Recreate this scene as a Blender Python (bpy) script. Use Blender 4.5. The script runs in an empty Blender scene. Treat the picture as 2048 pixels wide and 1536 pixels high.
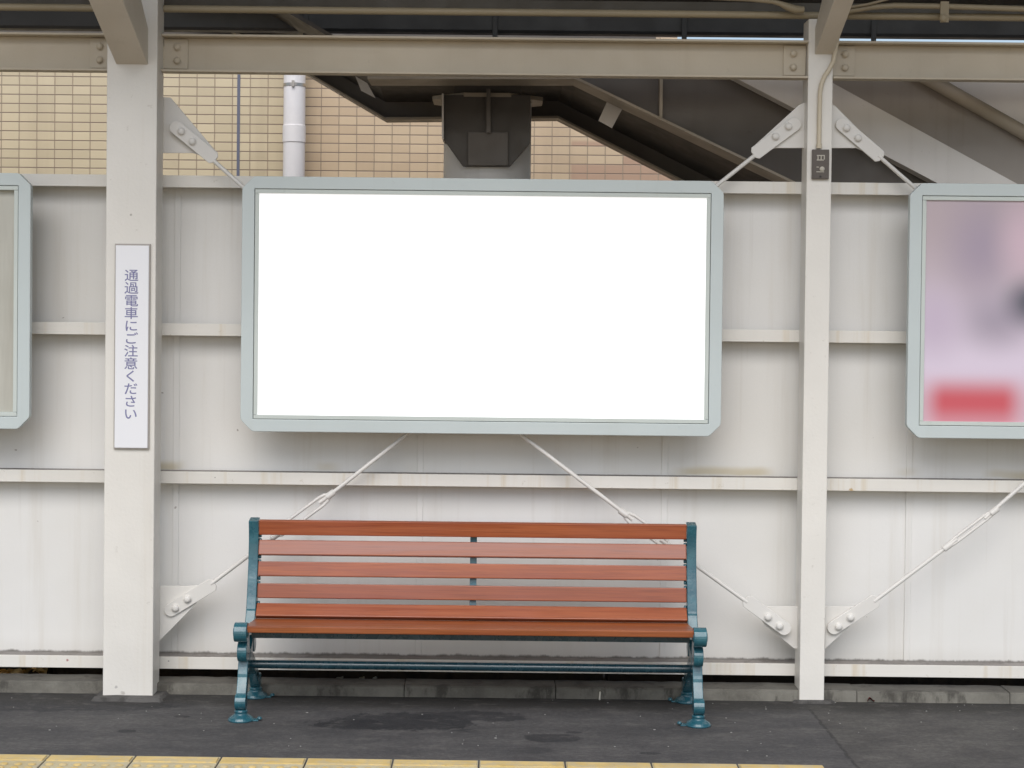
import bpy, bmesh, math, random
from mathutils import Vector, Matrix

random.seed(7)
R = math.radians
SC = bpy.context.scene
COL = SC.collection

# ------------------------------------------------------------------ camera
EYE = 1.65                      # eye height above the platform
ROLL, PITCH, YAW = R(0.62), R(1.0), .002
LENS, SHX, SHY = 60.64, 0.0151, -0.0439
cam_d = bpy.data.cameras.new('camera')
cam = bpy.data.objects.new('camera', cam_d)
COL.objects.link(cam)
cam_d.sensor_width = 36.0
cam_d.lens = LENS
cam_d.shift_x, cam_d.shift_y = SHX, SHY
cam_d.clip_start, cam_d.clip_end = 0.05, 2000
CAM_ROT = Matrix.Rotation(YAW, 3, 'Z') @ Matrix.Rotation(R(90) - PITCH, 3, 'X') @ Matrix.Rotation(ROLL, 3, 'Z')
cam.matrix_world = Matrix.Translation((0, 0, EYE)) @ CAM_ROT.to_4x4()
SC.camera = cam

# ------------------------------------------------------------------ world, sun, exposure
SUN_EL, SUN_AZ = R(49), R(186)   # azimuth clockwise from +Y (the wall side): the sun stands behind the viewer
w = bpy.data.worlds.new('World')
SC.world = w
w.use_nodes = True
nt = w.node_tree
nt.nodes.clear()
sky = nt.nodes.new('ShaderNodeTexSky')
sky.sky_type = 'NISHITA'
sky.sun_disc = False
sky.sun_elevation = SUN_EL
sky.sun_rotation = SUN_AZ
sky.air_density = 1.0
sky.dust_density = 2.0
sky.ozone_density = 0.6
bg = nt.nodes.new('ShaderNodeBackground')
bg.inputs['Strength'].default_value = 0.095
wo = nt.nodes.new('ShaderNodeOutputWorld')
hs = nt.nodes.new('ShaderNodeHueSaturation')      # thin cloud washes the blue out
hs.inputs['Saturation'].default_value = 0.85
hs.inputs['Value'].default_value = 1.0
nt.links.new(sky.outputs[0], hs.inputs['Color'])
nt.links.new(hs.outputs[0], bg.inputs[0])
nt.links.new(bg.outputs[0], wo.inputs[0])
sun_d = bpy.data.lights.new('sun', 'SUN')
sun_d.energy = 1.5
sun_d.angle = R(55)
sun_d.color = (1.0, 0.995, 0.985)
sun = bpy.data.objects.new('sun', sun_d)
COL.objects.link(sun)
sv = Vector((math.sin(SUN_AZ) * math.cos(SUN_EL), math.cos(SUN_AZ) * math.cos(SUN_EL), math.sin(SUN_EL)))
sun.rotation_euler = sv.to_track_quat('Z', 'Y').to_euler()
sun.location = sv * 30
SC.view_settings.view_transform = 'Standard'
SC.view_settings.look = 'None'
SC.view_settings.exposure = 0.66
SC.view_settings.gamma = 1.0
SC.render.film_transparent = False
SC.cycles.use_denoising = True
SC.cycles.max_bounces = 10
SC.cycles.diffuse_bounces = 6


# ------------------------------------------------------------------ helpers
def U(x, y, Y):
    """point at depth Y (metres in front of the viewer) seen at survey coordinates x, y of the photograph"""
    d = CAM_ROT @ Vector((((x - 1024) / 2048 + SHX) * 36 / LENS, (-(y - 768) / 2048 + SHY) * 36 / LENS, -1))
    k = Y / d.y
    return Vector((d.x * k, Y, EYE + d.z * k))


def UX(x, y, Y): return U(x, y, Y).x
def UZ(x, y, Y): return U(x, y, Y).z


ORIG = {}


def tag(o, label=None, cat=None, group=None, kind=None):
    if label: o['label'] = label
    if cat: o['category'] = cat
    if group: o['group'] = group
    if kind: o['kind'] = kind
    return o


def thing(name, label, cat, loc, group=None):
    o = bpy.data.objects.new(name, None)
    o.empty_display_size = 0.1
    COL.objects.link(o)
    o.location = loc
    ORIG[o.name] = Vector(loc)
    return tag(o, label, cat, group)


def build(name, bm, mat, parent=None, loc=None, bevel=0.0, smooth=False, seg=2):
    """links the bmesh (world coordinates) as one mesh object, local to its thing"""
    org = ORIG[parent.name] if parent else Vector(loc or (0, 0, 0))
    bmesh.ops.recalc_face_normals(bm, faces=bm.faces)
    bmesh.ops.translate(bm, verts=bm.verts, vec=-org)
    me = bpy.data.meshes.new(name)
    bm.to_mesh(me)
    bm.free()
    me.materials.append(mat)
    o = bpy.data.objects.new(name, me)
    COL.objects.link(o)
    ORIG[o.name] = org
    if parent:
        o.parent = parent
    else:
        o.location = org
    if smooth:
        me.shade_smooth()
        me.set_sharp_from_angle(angle=R(40))
    if bevel:
        b = o.modifiers.new('bevel', 'BEVEL')
        b.width = bevel
        b.segments = seg
        b.limit_method = 'ANGLE'
        b.angle_limit = R(35)
    return o


def BM(): return bmesh.new()


def box(bm, x0, x1, y0, y1, z0, z1):
    v = [bm.verts.new((x, y, z)) for z in (z0, z1) for y in (y0, y1) for x in (x0, x1)]
    for f in ((0, 2, 3, 1), (4, 5, 7, 6), (0, 1, 5, 4), (2, 6, 7, 3), (0, 4, 6, 2), (1, 3, 7, 5)):
        bm.faces.new([v[i] for i in f])
    return v


def obox(bm, c, ax, ay, az, hx, hy, hz):
    """oriented box: centre, three unit axes, half sizes"""
    c, ax, ay, az = Vector(c), Vector(ax).normalized(), Vector(ay).normalized(), Vector(az).normalized()
    v = [bm.verts.new(c + ax * hx * i + ay * hy * j + az * hz * k) for k in (-1, 1) for j in (-1, 1) for i in (-1, 1)]
    for f in ((0, 2, 3, 1), (4, 5, 7, 6), (0, 1, 5, 4), (2, 6, 7, 3), (0, 4, 6, 2), (1, 3, 7, 5)):
        bm.faces.new([v[i] for i in f])
    return v


def prism_y(bm, pts, y0, y1):
    """polygon of (x, z) extruded from y0 to y1"""
    a = [bm.verts.new((p[0], y0, p[1])) for p in pts]
    b = [bm.verts.new((p[0], y1, p[1])) for p in pts]
    n = len(pts)
    bm.faces.new(a)
    bm.faces.new(b[::-1])
    for i in range(n):
        bm.faces.new((a[i], b[i], b[(i + 1) % n], a[(i + 1) % n]))


def prism_x(bm, pts, x0, x1):
    """polygon of (y, z) extruded from x0 to x1"""
    a = [bm.verts.new((x0, p[0], p[1])) for p in pts]
    b = [bm.verts.new((x1, p[0], p[1])) for p in pts]
    n = len(pts)
    bm.faces.new(a)
    bm.faces.new(b[::-1])
    for i in range(n):
        bm.faces.new((a[i], b[i], b[(i + 1) % n], a[(i + 1) % n]))


def tube(bm, pts, r, n=14, caps=True):
    pts = [Vector(p) for p in pts]
    rr = r if isinstance(r, (list, tuple)) else [r] * len(pts)
    rings = []
    up = None
    for i, p in enumerate(pts):
        t = (pts[min(i + 1, len(pts) - 1)] - pts[max(i - 1, 0)]).normalized()
        if up is None:
            up = Vector((0, 0, 1)) if abs(t.z) < 0.9 else Vector((0, 1, 0))
        a = t.cross(up).normalized()
        b = a.cross(t).normalized()
        up = b
        rings.append([bm.verts.new(p + (a * math.cos(2 * math.pi * k / n) + b * math.sin(2 * math.pi * k / n)) * rr[i]) for k in range(n)])
    for i in range(len(rings) - 1):
        for k in range(n):
            bm.faces.new((rings[i][k], rings[i][(k + 1) % n], rings[i + 1][(k + 1) % n], rings[i + 1][k]))
    if caps:
        bm.faces.new(rings[0][::-1])
        bm.faces.new(rings[-1])


def lathe(bm, c, prof, n=28, axis='z'):
    """profile of (radius, height) turned round a vertical axis (or one along -y)"""
    c = Vector(c)
    rings = []
    for r, h in prof:
        ring = []
        for k in range(n):
            a = 2 * math.pi * k / n
            if axis == 'z':
                ring.append(bm.verts.new(c + Vector((r * math.cos(a), r * math.sin(a), h))))
            else:
                ring.append(bm.verts.new(c + Vector((r * math.cos(a), -h, r * math.sin(a)))))
        rings.append(ring)
    for i in range(len(rings) - 1):
        for k in range(n):
            bm.faces.new((rings[i][k], rings[i][(k + 1) % n], rings[i + 1][(k + 1) % n], rings[i + 1][k]))
    bm.faces.new(rings[0][::-1])
    bm.faces.new(rings[-1])


def bolt_head(bm, c, r, h=None):
    h = h or r * 0.75
    lathe(bm, c, [(r * 1.18, 0), (r * 1.18, h * .18), (r, h * .2), (r * .95, h * .5), (r * .75, h * .82), (r * .4, h * .98), (r * .05, h)], 18, 'y')


# ------------------------------------------------------------------ materials
class N:
    def __init__(s, name):
        s.m = bpy.data.materials.new(name)
        s.m.use_nodes = True
        s.t = s.m.node_tree
        s.b = s.t.nodes['Principled BSDF']
        s.pos = s.t.nodes.new('ShaderNodeNewGeometry').outputs['Position']

    def n(s, typ, **kw):
        x = s.t.nodes.new(typ)
        for k, v in kw.items():
            setattr(x, k, v)
        return x

    def link(s, a, b): s.t.links.new(a, b)

    def inp(s, sock, v):
        if hasattr(v, 'is_output') or isinstance(v, bpy.types.NodeSocket):
            s.link(v, sock)
        else:
            sock.default_value = v

    def scaled(s, sc, src=None):
        x = s.n('ShaderNodeVectorMath', operation='MULTIPLY')
        s.link(src or s.pos, x.inputs[0])
        x.inputs[1].default_value = sc
        return x.outputs[0]

    def noise(s, scale, detail=4, rough=.55, vec=None, dist=0):
        x = s.n('ShaderNodeTexNoise')
        s.link(vec or s.pos, x.inputs['Vector'])
        x.inputs['Scale'].default_value = scale
        x.inputs['Detail'].default_value = detail
        x.inputs['Roughness'].default_value = rough
        x.inputs['Distortion'].default_value = dist
        return x.outputs[0]

    def math(s, op, a, b=0.0, c=None, clamp=False):
        x = s.n('ShaderNodeMath', operation=op, use_clamp=clamp)
        s.inp(x.inputs[0], a)
        s.inp(x.inputs[1], b)
        if c is not None: s.inp(x.inputs[2], c)
        return x.outputs[0]

    def ramp(s, v, lo, hi, a=0.0, b=1.0, smooth=True):
        x = s.n('ShaderNodeMapRange', interpolation_type='SMOOTHSTEP' if smooth else 'LINEAR')
        s.inp(x.inputs[0], v)
        x.inputs[1].default_value, x.inputs[2].default_value = lo, hi
        x.inputs[3].default_value, x.inputs[4].default_value = a, b
        return x.outputs[0]

    def mix(s, f, a, b, blend='MIX'):
        x = s.n('ShaderNodeMix', data_type='RGBA', blend_type=blend)
        s.inp(x.inputs[0], f)
        for sock, v in ((x.inputs[6], a), (x.inputs[7], b)):
            s.inp(sock, v if not isinstance(v, tuple) else (*v, 1)[:4])
        return x.outputs[2]

    def sep(s, v=None):
        x = s.n('ShaderNodeSeparateXYZ')
        s.link(v or s.pos, x.inputs[0])
        return x.outputs

    def bump(s, h, strength, dist=0.01):
        x = s.n('ShaderNodeBump')
        x.inputs['Strength'].default_value = strength
        x.inputs['Distance'].default_value = dist
        s.link(h, x.inputs['Height'])
        s.link(x.outputs[0], s.b.inputs['Normal'])

    def set(s, col=None, rough=None, **kw):
        if col is not None: s.inp(s.b.inputs['Base Color'], (*col, 1) if isinstance(col, tuple) else col)
        if rough is not None: s.inp(s.b.inputs['Roughness'], rough)
        for k, v in kw.items():
            s.b.inputs[k.replace('_', ' ')].default_value = v
        return s


def dk(c, f): return tuple(x * f for x in c)


def paint(name, col, rough=.45, var=.05, dirt=(.3, .24, .15), streak=.12, spots=.1, bumpy=.08, coat=0.0):
    """weathered paint: uneven tone, vertical run-off streaks, specks of grime, orange-peel"""
    s = N(name)
    big = s.noise(1.7, 3)
    c = s.mix(s.ramp(big, .3, .7), dk(col, 1 - var), dk(col, 1 + var))
    st = s.noise(1.0, 5, .6, s.scaled((16, 16, .55)))
    c = s.mix(s.ramp(st, .52, .78, 0, streak), c, dirt)
    sp = s.noise(26, 4, .7)
    c = s.mix(s.ramp(sp, .64, .74, 0, spots), c, dk(dirt, .5))
    fine = s.noise(420, 2)
    c = s.mix(s.ramp(fine, .3, .7, 0, .05, False), c, dk(col, .6))
    s.set(c, s.ramp(s.noise(9, 3), .3, .7, rough - .07, rough + .1))
    if coat: s.b.inputs['Coat Weight'].default_value = coat
    h = s.math('ADD', s.noise(70, 2), s.math('MULTIPLY', s.noise(7, 3), 1.6))
    s.bump(h, bumpy, .004)
    return s.m


M = {}
def concrete(name, a, b, stain=(.06, .055, .045), top=None):
    s = N(name)
    c = s.mix(s.ramp(s.noise(5, 6, .65), .3, .7), a, b)
    c = s.mix(s.ramp(s.noise(9, 5, .7, s.scaled((1, 1, .4))), .52, .66, 0, .7), c, stain)
    c = s.mix(s.ramp(s.noise(150, 3), .6, .75, 0, .3), c, dk(b, 1.4))
    if top:
        nz = s.sep(s.t.nodes['Geometry'].outputs['Normal'])[2]
        c = s.mix(s.ramp(nz, .5, .9, 0, .55), c, top)
    s.set(c, .9)
    s.bump(s.noise(80, 4, .7), .5, .006)
    return s.m


M['post'] = paint('post_paint', (.755, .73, .675), .42, .05, (.42, .33, .2), .14, .2, .2)
M['beam'] = paint('beam_paint', (.515, .455, .355), .5, .06, (.33, .25, .15), .12, .12, .12)
M['arm'] = paint('arm_paint', (.64, .585, .49), .5, .06, (.33, .25, .15), .12, .15, .15)
M['rail'] = paint('rail_paint', (.74, .715, .66), .45, .04, (.52, .38, .16), .45, .3, .1)
def spot_paint(m, pts):
    s = N.__new__(N)
    s.m = m; s.t = m.node_tree; s.b = s.t.nodes['Principled BSDF']; s.pos = s.t.nodes['Geometry'].outputs['Position']
    lk = s.b.inputs['Base Color'].links[0]
    c = lk.from_socket
    for p, r, col in pts:
        d = s.n('ShaderNodeVectorMath', operation='DISTANCE')
        s.link(s.pos, d.inputs[0])
        d.inputs[1].default_value = p
        dd = s.math('ADD', d.outputs['Value'], s.math('MULTIPLY', s.math('SUBTRACT', s.noise(90, 4, .7), .5), r * 2.2))
        c = s.mix(s.ramp(dd, r * .35, r, .8, 0), c, col)
    s.set(c)


spot_paint(M['rail'], [(U(135, 1320, 7.41), .007, (.32, .05, .06)), (U(737, 1326, 7.41), .006, (.30, .05, .05)), (U(940, 1329, 7.41), .004, (.25, .05, .05)), (U(337, 1322, 7.41), .004, (.15, .13, .14)), (U(1702, 981, 7.41), .012, (.45, .28, .08)), (U(430, 955, 7.41), .004, (.2, .18, .17))])
spot_paint(M['post'], [(U(232, 1374, 7.20), .008, (.42, .40, .38)), (U(246, 1387, 7.20), .012, (.45, .42, .38)), (U(262, 430, 7.20), .006, (.35, .32, .28))])
M['plate'] = paint('gusset_paint', (.71, .69, .65), .42, .03, (.4, .32, .2), .06, .06, .06)
M['frame'] = paint('board_frame_paint', (.55, .61, .605), .4, .03, (.36, .33, .22), .07, .08, .05)
M['lip'] = paint('board_lip_paint', (.57, .62, .585), .45, .04, (.3, .28, .18), .12, .1, .05)
M['pipe'] = paint('conduit_paint', (.6, .53, .40), .45, .05, (.35, .25, .13), .06, .12, .06)
M['purlin'] = paint('purlin_paint', (.34, .285, .19), .5, .06, (.2, .15, .09), .1, .12, .06)
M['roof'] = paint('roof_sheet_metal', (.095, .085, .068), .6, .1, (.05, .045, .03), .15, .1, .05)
M['gutter'] = paint('gutter_metal', (.075, .075, .078), .55, .08, (.04, .04, .03), .15, .1, .05)
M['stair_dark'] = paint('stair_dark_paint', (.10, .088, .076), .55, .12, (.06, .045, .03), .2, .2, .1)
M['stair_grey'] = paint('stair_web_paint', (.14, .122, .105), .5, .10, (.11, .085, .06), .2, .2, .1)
M['stair_edge'] = paint('stair_flange_paint', (.42, .36, .28), .5, .10, (.2, .13, .07), .15, .25, .1)
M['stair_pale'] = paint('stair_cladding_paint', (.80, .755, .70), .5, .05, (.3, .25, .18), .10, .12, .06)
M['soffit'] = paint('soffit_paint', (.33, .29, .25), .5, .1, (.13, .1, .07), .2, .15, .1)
M['column'] = paint('column_paint', (.78, .76, .74), .5, .05, (.3, .25, .18), .1, .1, .06)
M['white_pipe'] = paint('white_plastic', (.80, .78, .78), .35, .02, (.5, .45, .4), .05, .03, .02)
M['steel'] = N('worn_steel').set((.55, .52, .48), .35, Metallic=1.0).m
M['shelf'] = concrete('dusty_shelf', (.21, .195, .18), (.30, .28, .26), (.14, .125, .11))
M['case'] = paint('sign_case_paint', (.40, .37, .34), .5)
M['dark'] = N('dark_gap').set((.03, .028, .03), .7).m
M['ink'] = N('sign_ink').set((.20, .20, .36), .6).m
M['joint'] = N('joint_sealant').set((.13, .14, .19), .7).m


def teal(a=(.017, .088, .118), b=(.030, .130, .162), name='teal_cast_iron_paint'):
    s = N(name)
    c = s.mix(s.ramp(s.noise(14, 4), .35, .7), a, b)
    c = s.mix(s.ramp(s.noise(55, 3, .7), .66, .74, 0, .3), c, (.07, .115, .125))
    s.set(c, s.ramp(s.noise(30, 3), .3, .7, .20, .36), Coat_Weight=.45)
    s.bump(s.noise(60, 3), .25, .004)
    return s.m


def wood(name, a, b):
    s = N(name)
    v = s.scaled((1.2, 40, 40))
    g = s.noise(1.0, 6, .6, v, .4)
    c = s.mix(s.ramp(g, .28, .72), a, b)
    oi = s.n('ShaderNodeObjectInfo').outputs['Random']
    c = s.mix(s.ramp(oi, 0, 1, 0, .38, False), c, dk(a, .55))
    fine = s.noise(1.0, 3, .6, s.scaled((5, 260, 260)))
    c = s.mix(s.ramp(fine, .42, .7, 0, .42), c, dk(a, .4))
    c = s.mix(s.ramp(s.noise(2.2, 3), .4, .7, 0, .22), c, (.32, .10, .07))
    c = s.mix(s.ramp(s.noise(38, 3, .7), .70, .76, 0, .35), c, (.10, .03, .02))
    s.set(c, s.ramp(g, .3, .7, .30, .46), Coat_Weight=.22)
    s.bump(fine, .12, .003)
    return s.m


M['teal'] = teal()
M['teal_shaded'] = teal((.009, .040, .056), (.014, .056, .076), 'shaded_teal_paint')  # the bench teal again, darkened to paint in the shade under the seat
M['wood'] = wood('stained_wood', (.27, .056, .016), (.39, .108, .034))
M['wood_seat'] = wood('stained_seat_wood', (.26, .062, .012), (.38, .112, .024))


def panel_mat():
    s = N('painted_wall_sheet')
    x, y, z = s.sep()
    c = s.mix(s.ramp(s.noise(.9, 4), .3, .7), (.73, .715, .675), (.80, .79, .765))
    st = s.noise(1.0, 6, .62, s.scaled((11, 1, .5)))
    c = s.mix(s.ramp(st, .5, .8, 0, .24), c, (.46, .39, .28))
    st2 = s.noise(1.0, 4, .5, s.scaled((34, 1, .9)))
    c = s.mix(s.ramp(st2, .62, .78, 0, .10), c, (.33, .26, .18))
    # stale-water stains run along the upper edge of the third rail
    zz = s.math('ADD', z, s.math('MULTIPLY', s.math('SUBTRACT', s.noise(3.5, 3), .5), .05))
    band = s.math('MULTIPLY', s.ramp(zz, .93, .945), s.ramp(zz, .952, .985, 1, 0))
    band = s.math('MULTIPLY', band, s.ramp(s.noise(1.6, 2, .5, s.scaled((1, 0, 0))), .5, .62, 0, .55))
    c = s.mix(band, c, (.46, .36, .16))
    # grime collected over the bottom rail
    g = s.math('SUBTRACT', z, s.math('MULTIPLY', s.noise(16, 6, .75, s.scaled((1, 0, .3))), .034))
    c = s.mix(s.ramp(g, .116, .128, .85, 0), c, (.085, .072, .058))
    c = s.mix(s.ramp(g, .115, .20, .16, 0), c, (.3, .27, .22))
    chips = s.noise(21, 2, .5)
    c = s.mix(s.ramp(chips, .775, .795, 0, .6), c, (.2, .15, .12))
    fine = s.noise(380, 2)
    c = s.mix(s.ramp(fine, .3, .7, 0, .06, False), c, (.4, .38, .36))
    s.set(c, .5)
    s.bump(s.math('ADD', s.noise(2.2, 2), s.math('MULTIPLY', s.noise(60, 2), .05)), .28, .02)
    return s.m


M['sheet'] = panel_mat()


def dk2(s, c, f):
    x = s.n('ShaderNodeVectorMath', operation='SCALE')
    s.link(c, x.inputs[0])
    x.inputs['Scale'].default_value = f
    return x.outputs[0]


def asphalt():
    s = N('asphalt')
    x, y, z = s.sep()
    c = s.mix(s.ramp(s.noise(2.3, 6, .65, s.scaled((1, 2.2, 1))), .3, .72), (.050, .049, .051), (.092, .088, .086))
    # the newer, browner surfacing right of the seam
    p, q = U(1606, 1398, 7.3), U(1716, 1540, 6.23)
    kx = (p.x - q.x) / (p.y - q.y)
    dd = s.math('SUBTRACT', s.math('SUBTRACT', x, p.x), s.math('MULTIPLY', s.math('SUBTRACT', y, p.y), kx))
    dd = s.math('ADD', dd, s.math('MULTIPLY', s.math('SUBTRACT', s.noise(14, 3), .5), .03))
    c = s.mix(s.ramp(dd, -.003, .003), c, s.mix(s.ramp(s.noise(4, 5), .3, .7), (.058, .055, .052), (.092, .088, .081)))
    c = s.mix(s.ramp(s.math('ABSOLUTE', dd), .003, .010, .75, 0), c, (.018, .017, .017))
    # oil and spill stains
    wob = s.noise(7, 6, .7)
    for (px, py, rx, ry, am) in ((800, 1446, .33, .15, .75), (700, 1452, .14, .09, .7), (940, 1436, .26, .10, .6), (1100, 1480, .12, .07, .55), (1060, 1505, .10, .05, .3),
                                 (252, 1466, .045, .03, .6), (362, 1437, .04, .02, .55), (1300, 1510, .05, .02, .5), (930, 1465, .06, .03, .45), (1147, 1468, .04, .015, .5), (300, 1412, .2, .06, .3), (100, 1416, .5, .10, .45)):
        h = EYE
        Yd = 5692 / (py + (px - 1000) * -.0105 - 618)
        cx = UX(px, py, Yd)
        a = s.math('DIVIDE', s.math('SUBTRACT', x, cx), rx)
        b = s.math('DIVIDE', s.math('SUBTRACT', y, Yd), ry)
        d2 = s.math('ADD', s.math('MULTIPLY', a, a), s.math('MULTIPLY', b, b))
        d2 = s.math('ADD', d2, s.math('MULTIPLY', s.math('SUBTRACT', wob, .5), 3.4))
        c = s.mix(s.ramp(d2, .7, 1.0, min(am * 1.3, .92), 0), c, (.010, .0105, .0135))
    # a darker margin with a ragged edge along the kerb
    mg = s.math('ADD', y, s.math('MULTIPLY', s.math('SUBTRACT', s.noise(5, 4), .5), .16))
    c = s.mix(s.ramp(mg, 7.04, 7.17, 0, .8), c, (.021, .0195, .016))
    c = s.mix(s.ramp(s.noise(48, 4, .75, s.scaled((1, 1.3, 1))), .36, .66), dk2(s, c, .78), dk2(s, c, 1.22))
    grit = s.noise(150, 4, .75)
    c = s.mix(s.ramp(s.noise(11, 5, .7, s.scaled((1, 1.6, 1))), .42, .62, 0, .35), c, (.034, .0335, .035))
    c = s.mix(s.ramp(s.noise(7, 5, .75, s.scaled((1, 1.8, 1))), .52, .68, 0, .5), c, (.125, .118, .11))
    c = s.mix(s.ramp(grit, .56, .74, 0, .4), c, (.13, .125, .115))
    c = s.mix(s.ramp(grit, .30, .42, .45, 0), c, (.014, .014, .014))
    s.set(c, .85)
    s.bump(s.math('ADD', s.noise(210, 3, .7), s.math('MULTIPLY', s.noise(9, 3), 1.2)), .55, .006)
    return s.m


M['asphalt'] = asphalt()
M['kerb'] = concrete('kerb_concrete', (.115, .108, .092), (.215, .205, .175), (.04, .036, .03), (.045, .042, .037))
M['pad'] = concrete('pad_concrete', (.065, .062, .058), (.105, .10, .095), (.035, .033, .03))
M['earth'] = concrete('packed_earth', (.05, .04, .028), (.085, .066, .045), (.025, .02, .015))
M['timber'] = concrete('old_timber', (.022, .016, .011), (.045, .032, .02), (.01, .008, .006))
M['ballast'] = concrete('ballast', (.24, .185, .125), (.36, .28, .19))


def tactile():
    s = N('yellow_tactile_tile')
    c = s.mix(s.ramp(s.noise(6, 5, .6), .3, .7), (.54, .385, .13), (.64, .485, .21))
    c = s.mix(s.ramp(s.noise(22, 5, .7), .44, .62, 0, .7), c, (.47, .40, .26))
    c = s.mix(s.ramp(s.noise(60, 4, .7), .62, .72, 0, .5), c, (.16, .12, .07))
    s.set(c, .65)
    s.bump(s.noise(120, 3), .3, .004)
    return s.m


M['tactile'] = tactile()
M['tactile_grey'] = concrete('tile_rim', (.45, .38, .22), (.52, .47, .32), (.38, .34, .26))


dxp = UX(611, 250, 10.5)


def tiles():
    """stack-bonded facade tiles 100 x 51 mm"""
    s = N('facade_tiles')
    x, y, z = s.sep()
    px, pz = .1080, .0554
    u = s.math('DIVIDE', s.math('ADD', x, 20.0 + y if False else 20.0), px)
    v = s.math('DIVIDE', s.math('ADD', z, 5.0), pz)
    fu, fv = s.math('FRACT', u), s.math('FRACT', v)
    iu, iv = s.math('FLOOR', u), s.math('FLOOR', v)
    # each tile has its own tone
    cmb = s.n('ShaderNodeCombineXYZ')
    s.link(iu, cmb.inputs[0]); s.link(iv, cmb.inputs[1])
    wn = s.n('ShaderNodeTexWhiteNoise', noise_dimensions='2D')
    s.link(cmb.outputs[0], wn.inputs['Vector'])
    tone = s.mix(wn.outputs['Value'], (.55, .465, .315), (.63, .535, .365))
    tone = s.mix(s.ramp(x, dxp - .02, dxp + .02), tone, s.mix(wn.outputs['Value'], (.54, .41, .275), (.61, .475, .32)))
    # a field of pinker replacement tiles low on the right
    cell = s.n('ShaderNodeCombineXYZ')
    s.link(s.math('FLOOR', s.math('DIVIDE', s.math('ADD', iu, 0.0), 2.0)), cell.inputs[0]); s.link(s.math('FLOOR', s.math('DIVIDE', iv, 2.0)), cell.inputs[1])
    wn2 = s.n('ShaderNodeTexWhiteNoise', noise_dimensions='2D')
    s.link(cell.outputs[0], wn2.inputs['Vector'])
    pink = s.math('MULTIPLY', s.ramp(wn2.outputs['Value'], .45, .5), s.math('MULTIPLY', s.ramp(x, .41, .43), s.ramp(z, 2.66, 2.69, 1, 0)))
    tone = s.mix(s.math('MULTIPLY', pink, .8), tone, (.44, .28, .20))
    c = s.mix(s.ramp(s.noise(2.0, 4), .35, .7, 0, .10), tone, (.38, .29, .18))
    c = s.mix(s.ramp(s.noise(1.0, 5, .6, s.scaled((5, 1, .35))), .5, .75, 0, .22), c, (.28, .21, .14))
    ju = s.math('MULTIPLY', s.ramp(fu, .01, .035), s.ramp(fu, .955, .98, 1, 0))
    jv = s.math('MULTIPLY', s.ramp(fv, .03, .07), s.ramp(fv, .92, .96, 1, 0))
    face = s.math('MULTIPLY', ju, jv)
    c = s.mix(face, s.mix(jv, (.25, .19, .145), (.36, .28, .2)), c)
    s.set(c, s.math('ADD', s.math('MULTIPLY', face, -.35), .75))
    s.bump(face, .6, .004)
    return s.m


M['tiles'] = tiles()


def back_board():
    s = N('empty_board_back')
    c = s.mix(s.ramp(s.noise(2, 4), .3, .7), (.48, .47, .41), (.55, .54, .48))
    c = s.mix(s.ramp(s.noise(1, 5, .6, s.scaled((10, 1, .7))), .5, .75, 0, .35), c, (.26, .23, .18))
    s.set(c, .6)
    return s.m


def glow_face():
    s = N('glowing_blank_face')
    s.set((.85, .85, .85), .5)
    s.b.inputs['Emission Color'].default_value = (1, 1, 1, 1)
    s.b.inputs['Emission Strength'].default_value = .38  # glow added so the blank face comes out pure white
    return s.m


def sign_face():
    s = N('sign_acrylic')
    s.set((.82, .825, .85), .35)
    return s.m


def poster(x0, z0, W, H):
    """out-of-focus printed poster: mauve ground, pink cloud, dark round spot, red band at the foot"""
    s = N('blurred_poster_print')
    x, y, z = s.sep()
    u = s.math('DIVIDE', s.math('SUBTRACT', x, x0), W)     # 0..1 over the part of the poster nearest the post
    v = s.math('DIVIDE', s.math('SUBTRACT', z, z0), H)     # 0 foot, 1 head

    def spot(cu, cv, ru, rv, soft=1.0):
        a = s.math('DIVIDE', s.math('SUBTRACT', u, cu), ru)
        b = s.math('DIVIDE', s.math('SUBTRACT', v, cv), rv)
        d = s.math('SQRT', s.math('ADD', s.math('MULTIPLY', a, a), s.math('MULTIPLY', b, b)))
        return s.ramp(d, 0, soft, 1, 0)
    c = s.mix(s.ramp(v, .2, .9), (.74, .64, .76), (.52, .43, .46))
    c = s.mix(spot(.55, .78, .55, .36), c, (.42, .345, .43))
    c = s.mix(spot(1.0, .82, .42, .30), c, (.68, .51, .59))
    c = s.mix(spot(.72, .46, .6, .2), c, (.42, .36, .44))
    c = s.mix(spot(.1, .45, .45, .25), c, (.60, .50, .62))
    c = s.mix(spot(1.08, .545, .42, .17), c, (.085, .09, .12))
    # the red band, its edges soft
    b1 = s.math('MULTIPLY', s.ramp(v, .0, .09, .55, 1), s.ramp(v, .10, .235, 1, 0))
    b2 = s.math('MULTIPLY', s.ramp(u, -.06, .22), s.ramp(u, .78, 1.06, 1, 0))
    c = s.mix(s.ramp(v, .08, .27, .55, 0), c, (.60, .30, .34))
    c = s.mix(s.math('MULTIPLY', b1, b2), c, (.63, .11, .135))
    s.set(c, .35)
    return s.m


M['blank_glow'] = glow_face()
M['sign'] = sign_face()
M['board_back'] = back_board()

# ------------------------------------------------------------------ key depths (metres from the viewer)
Y_EDGE = 5.25      # platform edge
Y_TILE = 6.275     # back edge of the tactile strip
Y_KERB = 7.29
Y_RAIL = 7.41
Y_SHEET = 7.50
Y_BRICK = 10.50
XL, XR = -7.0, 7.0

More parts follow.
